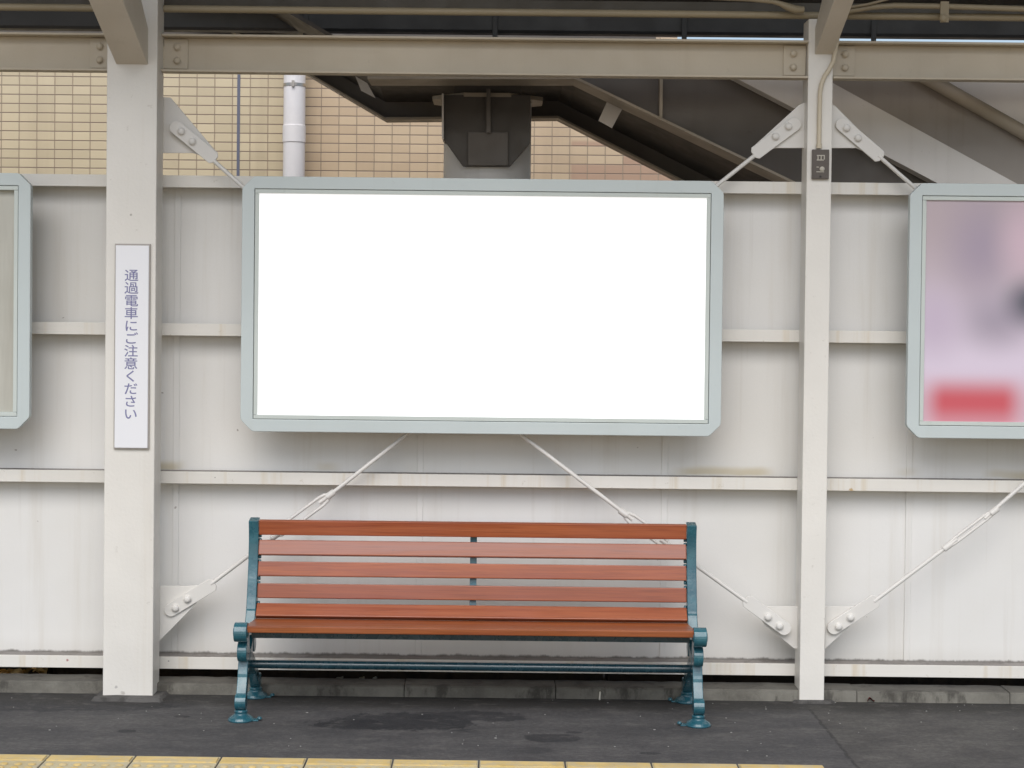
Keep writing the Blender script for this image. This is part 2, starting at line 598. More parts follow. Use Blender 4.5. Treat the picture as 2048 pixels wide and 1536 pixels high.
# ------------------------------------------------------------------ setting
bm = BM(); box(bm, -300, 300, -300, 300, -1.3, -1.1)
tag(build('ground', bm, M['ballast'], loc=(0, 0, -1.1)), kind='structure')
bm = BM()
box(bm, -30, 30, Y_EDGE, 7.6, -1.098, 0)
tag(build('platform', bm, M['asphalt'], loc=(0, 6.5, 0)), kind='structure')
# the earth behind the kerb, slightly uneven
bm = BM()
nx, ny = 90, 10
vs = [[bm.verts.new((-9 + 18 * i / nx, 7.425 + (10.7 - 7.425) * j / ny, -.035 + random.uniform(-.012, .012))) for i in range(nx + 1)] for j in range(ny + 1)]
for j in range(ny):
    for i in range(nx):
        bm.faces.new((vs[j][i], vs[j][i + 1], vs[j + 1][i + 1], vs[j + 1][i]))
r = bmesh.ops.extrude_face_region(bm, geom=bm.faces[:])
for v in r['geom']:
    if isinstance(v, bmesh.types.BMVert): v.co.z = -1.09
tag(build('earth_strip', bm, M['earth'], loc=(0, 8.5, 0)), kind='structure')
# tactile strip: two slab rows of tiles, each with a bar and rows of domes
TP = .313
tx0 = UX(104, 1520, 6.29)
bm = BM(); bm2 = BM()
for k in range(-32, 32):
    a, b = tx0 + k * TP + .003, tx0 + (k + 1) * TP - .003
    box(bm2, a, b, Y_TILE - TP + .002, Y_TILE, -.02, .0045)
    box(bm, a + .004, b - .004, 6.186, 6.253, .003, .0095)
    if abs(k) < 16:
        for i in range(6):
            for j in range(4):
                lathe(bm, (a + .028 + i * .0502, 6.138 - j * .048, .0046), [(.0155, 0), (.015, .002), (.011, .0045), (.005, .0052), (.001, .0053)], 10)
for q in (bm, bm2):                      # the strip lies a touch askew and is set back nearer the edge past the seam
    for v in q.verts: v.co.y -= .018 + .008 * v.co.x + (.055 if v.co.x > tx0 + 9 * TP - .001 else 0)
o = build('tactile_paving', bm2, M['tactile_grey'], loc=(0, 6.2, 0), bevel=.002)
tag(o, kind='structure')
d = build('raised_marks', bm, M['tactile'], parent=o, bevel=.0015, smooth=True)
# kerb: blocks laid end to end with open joints
bm = BM()
joints = [-9, UX(-900, 1380, 7.36), UX(-300, 1380, 7.36), UX(262, 1384, 7.36), UX(810, 1385, 7.36), UX(1110, 1385, 7.36), UX(1707, 1385, 7.36), UX(2010, 1385, 7.36), UX(2500, 1385, 7.36), 9]
for i in range(len(joints) - 1):
    a, b = joints[i] + .0018, joints[i + 1] - .0018
    n = max(2, int((b - a) / .05))
    jz = random.uniform(-.003, .003)
    top = [.048 + jz + random.uniform(-.0016, .0016) for _ in range(n + 1)]
    fr = [Y_KERB + random.uniform(-.002, .002) for _ in range(n + 1)]
    prev = None
    for j in range(n + 1):
        xx = a + (b - a) * j / n
        ring = [bm.verts.new((xx, fr[j] - .004, -.03)), bm.verts.new((xx, fr[j], top[j] - .006)), bm.verts.new((xx, fr[j] + .006, top[j])), bm.verts.new((xx, 7.43, top[j])), bm.verts.new((xx, 7.43, -.03))]
        if prev:
            for q in range(5):
                bm.faces.new((prev[q], prev[(q + 1) % 5], ring[(q + 1) % 5], ring[q]))
        else:
            bm.faces.new(ring)
        prev = ring
    bm.faces.new(prev[::-1])
tag(build('kerb', bm, M['kerb'], loc=(0, 7.37, 0)), kind='structure')

# ------------------------------------------------------------------ platform wall of painted sheets and rails
wall = thing('platform_wall', 'long pale painted sheet metal wall with horizontal rails behind the bench', 'wall', (0, Y_SHEET, 0))
seams = [UX(839, 1100, Y_SHEET) + k * 1.064 for k in range(-6, 7)]
zb, zt = .10, 2.205
for i in range(len(seams) - 1):
    bm = BM()
    off = .0015 * (i % 2)
    box(bm, seams[i] + .001, seams[i + 1] - .001, Y_SHEET + off, Y_SHEET + .006 + off, zb, zt)
    build('sheet', bm, M['sheet'], wall)
for s_ in seams[1:-1]:
    bm = BM(); box(bm, s_ - .013, s_ + .013, Y_SHEET - .005, Y_SHEET - .0005, zb + .03, zt)
    build('cover_strip', bm, M['sheet'], wall, bevel=.0015)
for (za, zc, nm) in ((2.157, 2.2085, 'top_rail'), (1.521, 1.573, 'rail'), (.884, .936, 'rail'), (.083, .135, 'rail')):
    bm = BM()
    dpt = Y_SHEET - .0055
    # angle section: front leaf and shelf
    box(bm, XL, XR, Y_RAIL, Y_RAIL + .006, za, zc)
    if nm == 'top_rail':
        box(bm, XL, XR, Y_RAIL + .006, Y_SHEET + .03, zc - .0065, zc - .0005)
    else:
        box(bm, XL, XR, Y_RAIL + .006, dpt, za + .0005, za + .006)
    rl = build(nm, bm, M['rail'], wall, bevel=.0012)
    if nm == 'rail':
        bm = BM(); box(bm, XL, XR, Y_RAIL + .0063, dpt, zc - .0065, zc - .0012)
        build('shelf', bm, M['shelf'], rl)


# ------------------------------------------------------------------ posts
def poly(pts, Y): return [(U(x, y, Y).x, U(x, y, Y).z) for x, y in pts]


# wide post carrying the small sign
pl0, pl1 = UX(209.5, 768, 7.20), UX(310, 768, 7.20)
PL = thing('canopy_post', 'wide cream steel post carrying the narrow white sign', 'post', ((pl0 + pl1) / 2, 7.31, 0), 'canopy posts')
bm = BM(); box(bm, pl0, pl1, 7.20, 7.337, .006, 3.10)
build('shaft', bm, M['post'], PL, bevel=.004)
PR = thing('canopy_post', 'narrow cream steel post with a conduit and small dark plate', 'post', (UX(1634, 768, 7.3), 7.355, 0), 'canopy posts')
pr0, pr1 = UX(1607.5, 768, 7.283), UX(1657, 768, 7.283)
bm = BM(); box(bm, pr0, pr1, 7.283, 7.408, .006, 2.885)
build('shaft', bm, M['post'], PR, bevel=.003)


def arm(parent, x_c, hw, y0, z0, slope, hgt, y1=5.35):
    bm = BM()
    L = y0 - y1
    n = Vector((0, slope, 1)).normalized()          # normal of the sloping underside
    p0, p1 = Vector((0, y0, z0)), Vector((0, y1, z0 + slope * L))
    v = []
    for p, up in ((p0, Vector((0, 0, hgt))), (p1, Vector((0, 0, 3.08 + .32 * (8.28 - y1) - p1.z)))):
        for s_ in (-1, 1):
            v.append(p + Vector((x_c + s_ * hw, 0, 0)))
            v.append(p + Vector((x_c + s_ * hw, 0, 0)) + up)
    q = [bm.verts.new(c) for c in v]
    for f in ((0, 2, 3, 1), (4, 5, 7, 6), (0, 4, 6, 2), (1, 3, 7, 5), (0, 1, 5, 4), (2, 6, 7, 3)):
        bm.faces.new([q[i] for i in f])
    return build('bracket_arm', bm, M['arm'], parent, bevel=.003)


arm(PL, UX(264, 129, 7.198), .0665, 7.1985, UZ(264, 129, 7.20), .37, .15)
arm(PR, UX(1648, 109, 7.281), .0395, 7.2815, UZ(1648, 109, 7.283), .37, .11)

for (parent, pts, Y) in (
        (PL, [(321, 194), (341, 195), (432, 303), (424, 318), (385, 306), (321, 306)], 7.352),
        (PL, [(311, 1172), (380, 1172), (424, 1168), (384, 1216), (311, 1290)], 7.352),
        (PR, [(1612, 204), (1598, 210), (1510, 290), (1518, 306), (1551, 296), (1612, 296)], 7.357),
        (PR, [(1662, 207), (1671, 212), (1758, 300), (1750, 312), (1713, 296), (1662, 296)], 7.357),
        (PR, [(1606, 1213), (1536, 1213), (1498, 1206), (1530, 1250), (1588, 1297), (1606, 1299)], 7.357),
        (PR, [(1650, 1213), (1702, 1213), (1745, 1204), (1694, 1258), (1650, 1298)], 7.357)):
    bm = BM(); prism_y(bm, poly(pts, Y), Y, Y + .011)
    build('gusset_plate', bm, M['plate'], parent, bevel=.0015)


def pad(parent, x0, x1, y0, y1, h):
    bm = BM()
    n = 9
    ring, ring2 = [], []
    for (ax, ay, bx, by) in ((x0, y0, x1, y0), (x1, y0, x1, y1), (x1, y1, x0, y1), (x0, y1, x0, y0)):
        for i in range(n):
            t = i / n
            j = random.uniform(-.008, .008)
            px, py = ax + (bx - ax) * t + j, ay + (by - ay) * t + j
            ring.append(bm.verts.new((px, py, -.004)))
            cx, cy = (x0 + x1) / 2, (y0 + y1) / 2
            ring2.append(bm.verts.new((px + (cx - px) * .10, py + (cy - py) * .16, h + random.uniform(-.0015, .0015))))
    m = len(ring)
    bm.faces.new(ring2)
    bm.faces.new(ring[::-1])
    for i in range(m):
        bm.faces.new((ring[i], ring[(i + 1) % m], ring2[(i + 1) % m], ring2[i]))
    return build('concrete_pad', bm, M['pad'], parent)


pad(PL, pl0 - .035, pl1 + .05, 7.135, 7.30, .014)
pad(PR, pr0 - .03, pr1 + .045, 7.245, 7.31, .009)

# ------------------------------------------------------------------ header beams between the posts
BG = 'header beams under the canopy'


def header(x0, x1, label, plates):
    t = thing('header_beam', label, 'beam', ((x0 + x1) / 2, 7.34, 2.65), BG)
    z0, z1 = 2.634, 2.793
    bm = BM()
    box(bm, x0, x1, 7.330, 7.338, z0 + .010, z1 - .010)
    box(bm, x0, x1, 7.272, 7.345, z1 - .010, z1)
    box(bm, x0, x1, 7.272, 7.345, z0, z0 + .010)
    build('channel', bm, M['beam'], t, bevel=.002)
    for (pa, pb) in plates:
        bm = BM(); box(bm, pa, pb, 7.321, 7.3295, z0 + .018, z1 - .016)
        pl = build('end_plate', bm, M['beam'], t, bevel=.0012)
        cx = pb - .045 if plates.index((pa, pb)) == len(plates) - 1 and pb > x1 - .2 else pa + .055
        if pb > x1 - .2: cx = (pa + pb) / 2 - .006
        else: cx = (pa + pb) / 2 + .006
        for bz in (z0 + .052, z0 + .109):
            bm = BM(); bolt_head(bm, (cx, 7.3208, bz), .0155, .016)
            build('bolt', bm, M['beam'], pl, smooth=True)
    return t


header(XL, pl0 - .0012, 'olive cream header beam running out left of the wide post', [(pl0 - .10, pl0 - .004)])
header(pl1 + .0012, pr0 - .0012, 'long olive cream header beam spanning between the two posts over the white board', [(pl1 + .004, pl1 + .105), (pr0 - .098, pr0 - .004)])
header(pr1 + .0012, XR, 'olive cream header beam running out right of the narrow post', [(pr1 + .004, pr1 + .10)])

# ------------------------------------------------------------------ canopy
CAN = thing('platform_canopy', 'dark metal canopy roof over the platform with beige purlin', 'canopy', (0, 6.5, 3.1))
YF, YB = 5.3, 8.28


def zroof(y): return 3.085 + .32 * (YB - y)


bm = BM()
nx = 260
xs = [XL + (XR - XL) * i / nx for i in range(nx + 1)]
lo = []
for i, x in enumerate(xs):
    dz = (.018 if (i // 2) % 2 else 0)
    lo.append([bm.verts.new((x, yy, zroof(yy) + dz + th)) for th in (0, .03) for yy in (YF, YB)])
for i in range(nx):
    a, b = lo[i], lo[i + 1]
    bm.faces.new((a[0], b[0], b[1], a[1])); bm.faces.new((a[2], a[3], b[3], b[2]))
    bm.faces.new((a[0], a[2], b[2], b[0])); bm.faces.new((a[1], b[1], b[3], a[3]))
build('roof_sheet', bm, M['roof'], CAN)
zp = UZ(1000, 24, 7.31)
bm = BM(); tube(bm, [(XL, 7.315, zp), (pl0 - .003, 7.315, zp)], .0155)
tube(bm, [(pl1 + .003, 7.315, zp), (XR, 7.315, zp)], .0155)
build('purlin', bm, M['purlin'], CAN, smooth=True)
bm = BM(); box(bm, XL, XR, 7.55, 7.60, zp + .045, zp + .095)
build('purlin', bm, M['roof'], CAN, bevel=.002)
# gutter at the back eave, hung by brackets
zg = UZ(1000, 66, 8.3)
GUT = thing('eave_gutter', 'dark grey gutter along the rear eave above the header beam', 'gutter', (0, 8.3, zg))
bm = BM()
prof = [(8.28, zg + .11), (8.282, zg + .012), (8.30, zg), (8.37, zg), (8.39, zg + .012), (8.392, zg + .11), (8.386, zg + .11), (8.384, zg + .014), (8.368, zg + .006), (8.302, zg + .006), (8.288, zg + .014), (8.286, zg + .11)]
prism_x(bm, prof, XL, XR)
for v in bm.verts: v.co.z += v.co.x * .001
build('trough', bm, M['gutter'], GUT)
gx = UX(990, 60, 8.28)
for k in range(-4, 6):
    x = gx + k * .905
    bm = BM()
    box(bm, x - .012, x + .012, 8.268, 8.2785, zg - .035 + x * .001, zg + .12 + x * .001)
    box(bm, x - .012, x + .012, 8.279, 8.41, zg - .035 + x * .001, zg - .026 + x * .001)
    build('hanger', bm, M['gutter'], GUT, bevel=.002)

# cables and conduits lying along the canopy near the narrow post
c1 = BM()
pts = [U(x, y, 7.26) for x, y in ((1668, 26), (1700, 21), (1745, 14), (1790, 11), (1900, 13), (2048, 18), (2300, 22))]
tube(c1, pts, .012)
cd = thing('conduit', 'beige conduit above the right header beam held by a clamp', 'conduit', tuple(pts[0]))
build('pipe', c1, M['purlin'], cd, smooth=True)
bm = BM()
box(bm, UX(1880, 25, 7.25), UX(1897, 25, 7.25), 7.243, 7.250, UZ(1888, 45, 7.25), UZ(1888, 3, 7.25))
lathe(bm, U(1887, 36, 7.243), [(.017, 0), (.017, .004), (.010, .008), (.002, .009)], 14, 'y')
build('clamp', bm, M['purlin'], cd, bevel=.001)
c2 = BM()
pts = [U(x, y, 7.25) for x, y in ((1300, -14), (1430, -4), (1500, -1), (1545, 3), (1560, 7), (1576, 14), (1592, 19), (1608, 19))]
tube(c2, pts, [.009, .009, .009, .010, .011, .016, .017, .013])
tag(build('cable', c2, M['purlin'], loc=tuple(pts[0]), smooth=True), 'beige cable drooping under the canopy to a joint left of the narrow post', 'cable')
c3 = BM()
pts = [U(x, y, 7.24) for x, y in ((1672, 27), (1700, 14), (1738, 8), (1775, -2), (1850, -20))]
tube(c3, pts, .006)
tag(build('cable', c3, M['purlin'], loc=tuple(pts[0]), smooth=True), 'thin beige cable rising to the right behind the bracket arm of the narrow post', 'cable')

# conduit down the narrow post and its dark plate
cp = BM()
ptc = [(1676, 70), (1671, 100), (1667, 122), (1659, 138), (1649, 153), (1643, 168), (1640, 186), (1639, 230), (1638, 290)]
pts = [U(x, y, 7.271) for x, y in ptc]
tube(cp, pts, .0095)
lathe(cp, U(1638, 293, 7.271), [(.012, -.008), (.012, .012), (.0095, .013)], 14)
tag(build('conduit', cp, M['pipe'], loc=tuple(pts[-1]), smooth=True), 'cream conduit bending down the face of the narrow post to the dark plate', 'conduit')
pz0, pz1 = UZ(1640, 358, 7.271), UZ(1640, 299, 7.271)
px0, px1 = UX(1624, 330, 7.271), UX(1658, 330, 7.271)
sw = thing('switch_plate', 'small dark metal plate with pale marks on the narrow post', 'plate', ((px0 + px1) / 2, 7.282, pz0))
bm = BM(); box(bm, px0, px1, 7.267, 7.2825, pz0, pz1)
sp_m = paint('switch_plate_metal', (.095, .078, .066), .35, .15, (.08, .06, .05), .2, .2, .1)
build('plate', bm, sp_m, sw, bevel=.002)
mk = N('pale_marks').set((.48, .45, .38), .5).m
bm = BM()
a, b = UX(1635, 317, 7.267), UX(1649.5, 317, 7.267)
c, d = UZ(1640, 321, 7.267), UZ(1640, 310, 7.267)
t_ = .0042
for (q0, q1, w0, w1) in ((a - .003, b, d - t_, d), (a - .003, b - .004, c, c + t_), (b - t_, b, c + t_, d - t_), (a, a + t_, c + t_, d - t_), ((a + b) / 2 - t_ / 2, (a + b) / 2 + t_ / 2, c + t_, d - t_)):
    box(bm, q0, q1, 7.2655, 7.2668, w0, w1)
build('letter', bm, mk, sw)
bm = BM()
lathe(bm, (UX(1644, 338, 7.267), 7.2668, UZ(1644, 338, 7.267)), [(.0105, 0), (.0105, .004), (.007, .007), (.001, .0075)], 16, 'y')
box(bm, a - .004, b - .002, 7.2655, 7.2668, UZ(1640, 344.5, 7.267), UZ(1640, 342.8, 7.267))
box(bm, a - .004, a + .006, 7.2655, 7.2668, UZ(1640, 335, 7.267), UZ(1640, 333.4, 7.267))
build('button', bm, mk, sw, smooth=True)
bm = BM(); lathe(bm, (UX(1641, 353, 7.267), 7.2668, UZ(1641, 353, 7.267)), [(.004, 0), (.004, .002), (.001, .0022)], 10, 'y')
build('screw', bm, M['dark'], sw)


# ------------------------------------------------------------------ tie rods
TG = 'diagonal tie rods across the wall'


def strap(t, p, q, b1, b2, Y):
    """flat end strap with rounded outer end and two bolts; p = outer end, q = end holding the rod"""
    P, Q = U(*p, Y), U(*q, Y)
    ax = (Q - P).normalized()
    nz = Vector((0, 1, 0)).cross(ax)
    L, hw = (Q - P).length, .029
    pts = []
    for k in range(9):
        a = math.pi / 2 + math.pi * k / 8
        pts.append((hw * .95 + math.cos(a) * hw * .95, math.sin(a) * hw))
    pts += [(L - .012, -hw), (L, -hw + .014), (L, hw - .014), (L - .012, hw)]
    pts = [((P + ax * u + nz * v).x, (P + ax * u + nz * v).z) for u, v in pts]
    bm = BM(); prism_y(bm, pts, Y - .011, Y - .0005)
    st = build('end_strap', bm, M['plate'], t, bevel=.002)
    for b in (b1, b2):
        bm = BM(); bolt_head(bm, U(*b, Y - .0112), .0165, .014)
        build('bolt', bm, M['plate'], st, smooth=True)
    return Q - ax * .02


def turnbuckle(t, p, q, Y, half=.019):
    P, Q = U(*p, Y), U(*q, Y)
    ax = (Q - P).normalized()
    nz = Vector((0, 1, 0)).cross(ax)
    bm = BM()
    L = (Q - P).length
    for s_ in (-1, 1):
        tube(bm, [P + ax * .004, P + ax * .03 + nz * half * .72 * s_, P + ax * .055 + nz * half * s_, Q - ax * .055 + nz * half * s_, Q - ax * .03 + nz * half * .72 * s_, Q - ax * .004], [.007, .0075, .0065, .0065, .0075, .007], 10)
    for c, d in ((P, 1), (Q, -1)):
        tube(bm, [c - ax * .012 * d, c + ax * .026 * d], .0145, 12)
    build('turnbuckle', bm, M['plate'], t, smooth=True)


def rod(label, path, Y, straps=(), tb=None, half=.019):
    P = [U(*p, Y) for p in path]
    t = thing('tie_rod', label, 'tie rod', tuple(P[0]), TG)
    bm = BM()
    if tb:
        # the rod stops inside the turnbuckle and starts again past it
        for seg in path_split(path, tb):
            tube(bm, [U(*p, Y) for p in seg], .0088, 12)
    else:
        tube(bm, P, .0088, 12)
    build('rod', bm, M['plate'], t, smooth=True)
    for s_ in straps:
        strap(t, *s_, Y + .005)
    if tb:
        turnbuckle(t, tb[0], tb[1], Y, half)
    return t


def path_split(path, tb):
    (ax, ay), (bx, by) = tb
    i = next(k for k in range(len(path) - 1) if min(path[k][0], path[k + 1][0]) <= ax <= max(path[k][0], path[k + 1][0]))
    j = next(k for k in range(len(path) - 1) if min(path[k][0], path[k + 1][0]) <= bx <= max(path[k][0], path[k + 1][0]))
    fx, fy = ax + (bx - ax) * .22, ay + (by - ay) * .22
    gx_, gy = ax + (bx - ax) * .78, ay + (by - ay) * .78
    return path[:i + 1] + [(fx, fy)], [(gx_, gy)] + path[j + 1:]


rod('tie rod rising right from the foot of the wide post behind the bench', [(422, 1168), (520, 1094), (665, 986), (812, 870), (1160, 590), (1440, 366), (1508, 312)], 7.347,
    [((331, 1226), (430, 1166), (351, 1216), (375, 1198)), ((1599, 241), (1506, 310), (1577, 253), (1551, 273))], ((548, 1073), (664, 987)))
rod('tie rod falling right from the head of the wide post behind the white board', [(428, 322), (485, 373), (760, 628), (1045, 872), (1250, 1028), (1494, 1204)], 7.347 - .019,
    [((343, 247), (432, 320), (363, 263), (385, 283)), ((1579, 1264), (1489, 1198), (1559, 1252), (1536, 1234))], ((1244, 1024), (1342, 1095)))
rod('tie rod falling right from the head of the narrow post to behind the mauve poster', [(1756, 311), (1835, 380), (2100, 600), (2400, 850)], 7.347,
    [((1674, 241), (1763, 317), (1693, 256), (1716, 276))])
rod('tie rod rising right from the foot of the narrow post with a long turnbuckle', [(1748, 1203), (1893, 1094), (1990, 1019), (2060, 957), (2300, 760)], 7.347,
    [((1656, 1262), (1755, 1198), (1677, 1253), (1701, 1235))], ((1892, 1095), (1991, 1020)), .010)

# ------------------------------------------------------------------ advertising boards
AG = 'advertising boards on the platform wall'


def board(label, x0, x1, z0, z1, face_mat, face_name, recess, fw=.052, lip=.0165, ch=.05):
    t = thing('advertising_board', label, 'board', ((x0 + x1) / 2, 7.27, z0), AG)
    yf, yb = 7.25, 7.285
    out = [(x0 + ch, z0), (x1 - ch, z0), (x1, z0 + ch), (x1, z1 - ch), (x1 - ch, z1), (x0 + ch, z1), (x0, z1 - ch), (x0, z0 + ch)]
    # outer corners lightly rounded where the chamfers meet the sides
    o2 = []
    n = len(out)
    for i in range(n):
        p, q, r_ = Vector(out[i - 1]), Vector(out[i]), Vector(out[(i + 1) % n])
        a, b = (p - q).normalized(), (r_ - q).normalized()
        for s_ in (0, .25, .5, .75, 1):
            d_ = .011
            A, B = q + a * d_, q + b * d_
            o2.append((A * (1 - s_) ** 2 + q * 2 * s_ * (1 - s_) + B * s_ ** 2))
    ix0, ix1, iz0, iz1 = x0 + fw, x1 - fw, z0 + fw, z1 - fw
    # inner ring points matched to the outer ones
    bm = BM()

    def clampi(p): return (min(max(p[0], ix0), ix1), min(max(p[1], iz0), iz1))
    inn = []
    for i, p in enumerate(o2):
        inn.append(clampi(p))
    m = len(o2)
    F = [bm.verts.new((p[0], yf, p[1])) for p in o2]
    Bk = [bm.verts.new((p[0], yb, p[1])) for p in o2]
    # four flat members (mitre free): face as polygon with hole, bridged quad by quad
    I = [bm.verts.new((p[0], yf, p[1])) for p in inn]
    IB = [bm.verts.new((p[0], yb, p[1])) for p in inn]
    for i in range(m):
        j = (i + 1) % m
        bm.faces.new((F[i], F[j], I[j], I[i]))
        bm.faces.new((Bk[j], Bk[i], IB[i], IB[j]))
        bm.faces.new((F[j], F[i], Bk[i], Bk[j]))
        bm.faces.new((I[i], I[j], IB[j], IB[i]))
    bmesh.ops.remove_doubles(bm, verts=bm.verts, dist=1e-6)
    bmesh.ops.dissolve_degenerate(bm, dist=1e-6, edges=bm.edges)
    build('frame', bm, M['frame'], t, bevel=.0025)
    # inner lip: four strips set back, hairline gap round them
    g = .0022
    bm = BM()
    a0, a1, c0, c1_ = ix0 + g, ix1 - g, iz0 + g, iz1 - g
    box(bm, a0, a1, yf + .003, yb, c1_ - lip, c1_)
    box(bm, a0, a1, yf + .003, yb, c0, c0 + lip)
    box(bm, a0, a0 + lip, yf + .004, yb, c0 + lip + .001, c1_ - lip - .001)
    box(bm, a1 - lip, a1, yf + .004, yb, c0 + lip + .001, c1_ - lip - .001)
    build('inner_lip', bm, M['lip'], t, bevel=.001)
    bm = BM(); box(bm, a0 + lip - .006, a1 - lip + .006, yf + recess, yf + recess + .004, c0 + lip - .006, c1_ - lip + .006)
    if recess < .03:
        build(face_name, bm, face_mat, t)
    else:
        build(face_name, bm, face_mat, t)
    bm = BM(); box(bm, ix0 - .02, ix1 + .02, yb + .0005, 7.318, iz0 - .02, iz1 + .02)
    build('back_box', bm, M['board_back'], t)
    return t


bx0, bx1 = UX(482.5, 610, 7.25), UX(1445, 610, 7.25)
bz0, bz1 = UZ(964, 868, 7.25), UZ(964, 357, 7.25)
BW = bx1 - bx0
board('large blank white advertising board in a mint grey frame above the bench', bx0, bx1, bz0, bz1, M['blank_glow'], 'blank_face', .012)
lx1 = UX(60, 610, 7.25)
board('empty advertising board with bare grey back at the left end of the wall', lx1 - BW, lx1, UZ(20, 858, 7.25), UZ(20, 346, 7.25), M['board_back'], 'back_panel', .033)
rx0 = UX(1817, 610, 7.25)
rz0, rz1 = UZ(1930, 877, 7.25), UZ(1930, 367, 7.25)
pm = poster(UX(1850, 610, 7.27), UZ(1930, 846, 7.27), UX(2048, 610, 7.27) - UX(1850, 610, 7.27), UZ(1930, 400, 7.27) - UZ(1930, 846, 7.27))
board('advertising board with blurred mauve poster and red band right of the narrow post', rx0, rx0 + BW, rz0, rz1, pm, 'poster', .012)

# ------------------------------------------------------------------ narrow sign on the wide post
sx0, sx1 = UX(230, 700, 7.185), UX(296.5, 700, 7.185)
sz0, sz1 = UZ(262, 896, 7.185), UZ(262, 491, 7.185)
SG = thing('warning_sign', 'tall narrow white sign with blue Japanese lettering on the wide post', 'sign', ((sx0 + sx1) / 2, 7.195, sz0))
bm = BM()
e = .0045
prism = [(sx0 - e, sz0 - e), (sx1 + e, sz0 - e), (sx1 + e, sz1 + e + .003), (sx0 - e, sz1 + e + .003)]
prism_y(bm, prism, 7.1885, 7.1992)
build('case', bm, M['case'], SG, bevel=.001)
bm = BM(); box(bm, sx0, sx1, 7.184, 7.1883, sz0, sz1)
build('face', bm, M['sign'], SG, bevel=.002)


def glyph(bm, ch, cx, cz, size, y, mirror=False, weight=0.0):
    cu = bpy.data.curves.new('glyph', 'FONT')
    cu.body = ch
    cu.size = size
    cu.align_x = 'CENTER'
    cu.offset = weight
    ob = bpy.data.objects.new('glyph', cu)
    COL.objects.link(ob)
    dg = bpy.context.evaluated_depsgraph_get()
    me = bpy.data.meshes.new_from_object(ob.evaluated_get(dg))
    if len(me.vertices):
        k = -1 if mirror else 1
        vv = [bm.verts.new((cx + k * v.co.x * 1.14, y, cz + v.co.y - size * .36)) for v in me.vertices]
        for p in me.polygons:
            try: bm.faces.new([vv[i] for i in p.vertices])
            except ValueError: pass
    bpy.data.objects.remove(ob)
    bpy.data.curves.remove(cu)
    bpy.data.meshes.remove(me)


bm = BM()
txt = '通過電車にご注意ください'
zt0, zt1 = UZ(262, 551, 7.1835), UZ(262, 828, 7.1835)
cx = UX(262, 690, 7.1835)
for i, ch in enumerate(txt):
    for n_, (ox, oz) in enumerate(((-.0004, -.0004), (.0004, .0004), (.0004, -.0004), (-.0004, .0004))):
        glyph(bm, ch, cx + ox, zt0 + (zt1 - zt0) * i / (len(txt) - 1) + oz, .0528, 7.1834 + .00008 * n_)
build('lettering', bm, M['ink'], SG)

# ------------------------------------------------------------------ bench
BX0, BX1 = -1.060, .842     # outer faces of the end frames (set below from the survey)
BX0, BX1 = UX(468.5, 1254, 6.80), UX(1413, 1262, 6.80)
bench = thing('bench', 'wooden slatted bench with teal cast iron ends in front of the wall', 'bench', ((BX0 + BX1) / 2, 7.0, 0))
EW = .046


def stroke(bm, path, th, x0, x1):
    """ribbon of thickness th along a (y, z) path, between x0 and x1; th may vary along the path"""
    n = len(path)
    tt = th if isinstance(th, (list, tuple)) else [th] * n
    L, Rr = [], []
    for i in range(n):
        a = Vector(path[max(i - 1, 0)]); b = Vector(path[min(i + 1, n - 1)])
        d = (b - a).normalized()
        nn = Vector((-d.y, d.x))
        L.append(Vector(path[i]) + nn * tt[i] / 2)
        Rr.append(Vector(path[i]) - nn * tt[i] / 2)
    va = [[bm.verts.new((x, p.x, p.y)) for p in L] for x in (x0, x1)]
    vb = [[bm.verts.new((x, p.x, p.y)) for p in Rr] for x in (x0, x1)]
    for i in range(n - 1):
        bm.faces.new((va[0][i], va[0][i + 1], va[1][i + 1], va[1][i]))
        bm.faces.new((vb[0][i], vb[1][i], vb[1][i + 1], vb[0][i + 1]))
        bm.faces.new((va[0][i], vb[0][i], vb[0][i + 1], va[0][i + 1]))
        bm.faces.new((va[1][i], va[1][i + 1], vb[1][i + 1], vb[1][i]))
    bm.faces.new((va[0][0], va[1][0], vb[1][0], vb[0][0]))
    bm.faces.new((va[0][-1], vb[0][-1], vb[1][-1], va[1][-1]))


def cylx(bm, y, z, r, x0, x1, n=26):
    prism_x(bm, [(y + r * math.cos(2 * math.pi * k / n), z + r * math.sin(2 * math.pi * k / n)) for k in range(n)], x0, x1)


def spline(P, n=6):
    out = []
    for i in range(len(P) - 1):
        p0, p1, p2, p3 = P[max(i - 1, 0)], P[i], P[i + 1], P[min(i + 2, len(P) - 1)]
        for k in range(n):
            t = k / n
            out.append(tuple(.5 * ((2 * p1[j]) + (-p0[j] + p2[j]) * t + (2 * p0[j] - 5 * p1[j] + 4 * p2[j] - p3[j]) * t * t + (-p0[j] + 3 * p1[j] - 3 * p2[j] + p3[j]) * t ** 3) for j in range(2)))
    out.append(tuple(P[-1]))
    return out


FOOT = [(.051, 0), (.052, .006), (.046, .014), (.033, .022), (.026, .027), (.025, .034), (.028, .038), (.024, .043), (.019, .046)]
Yff, Yrf = 6.842, 7.262


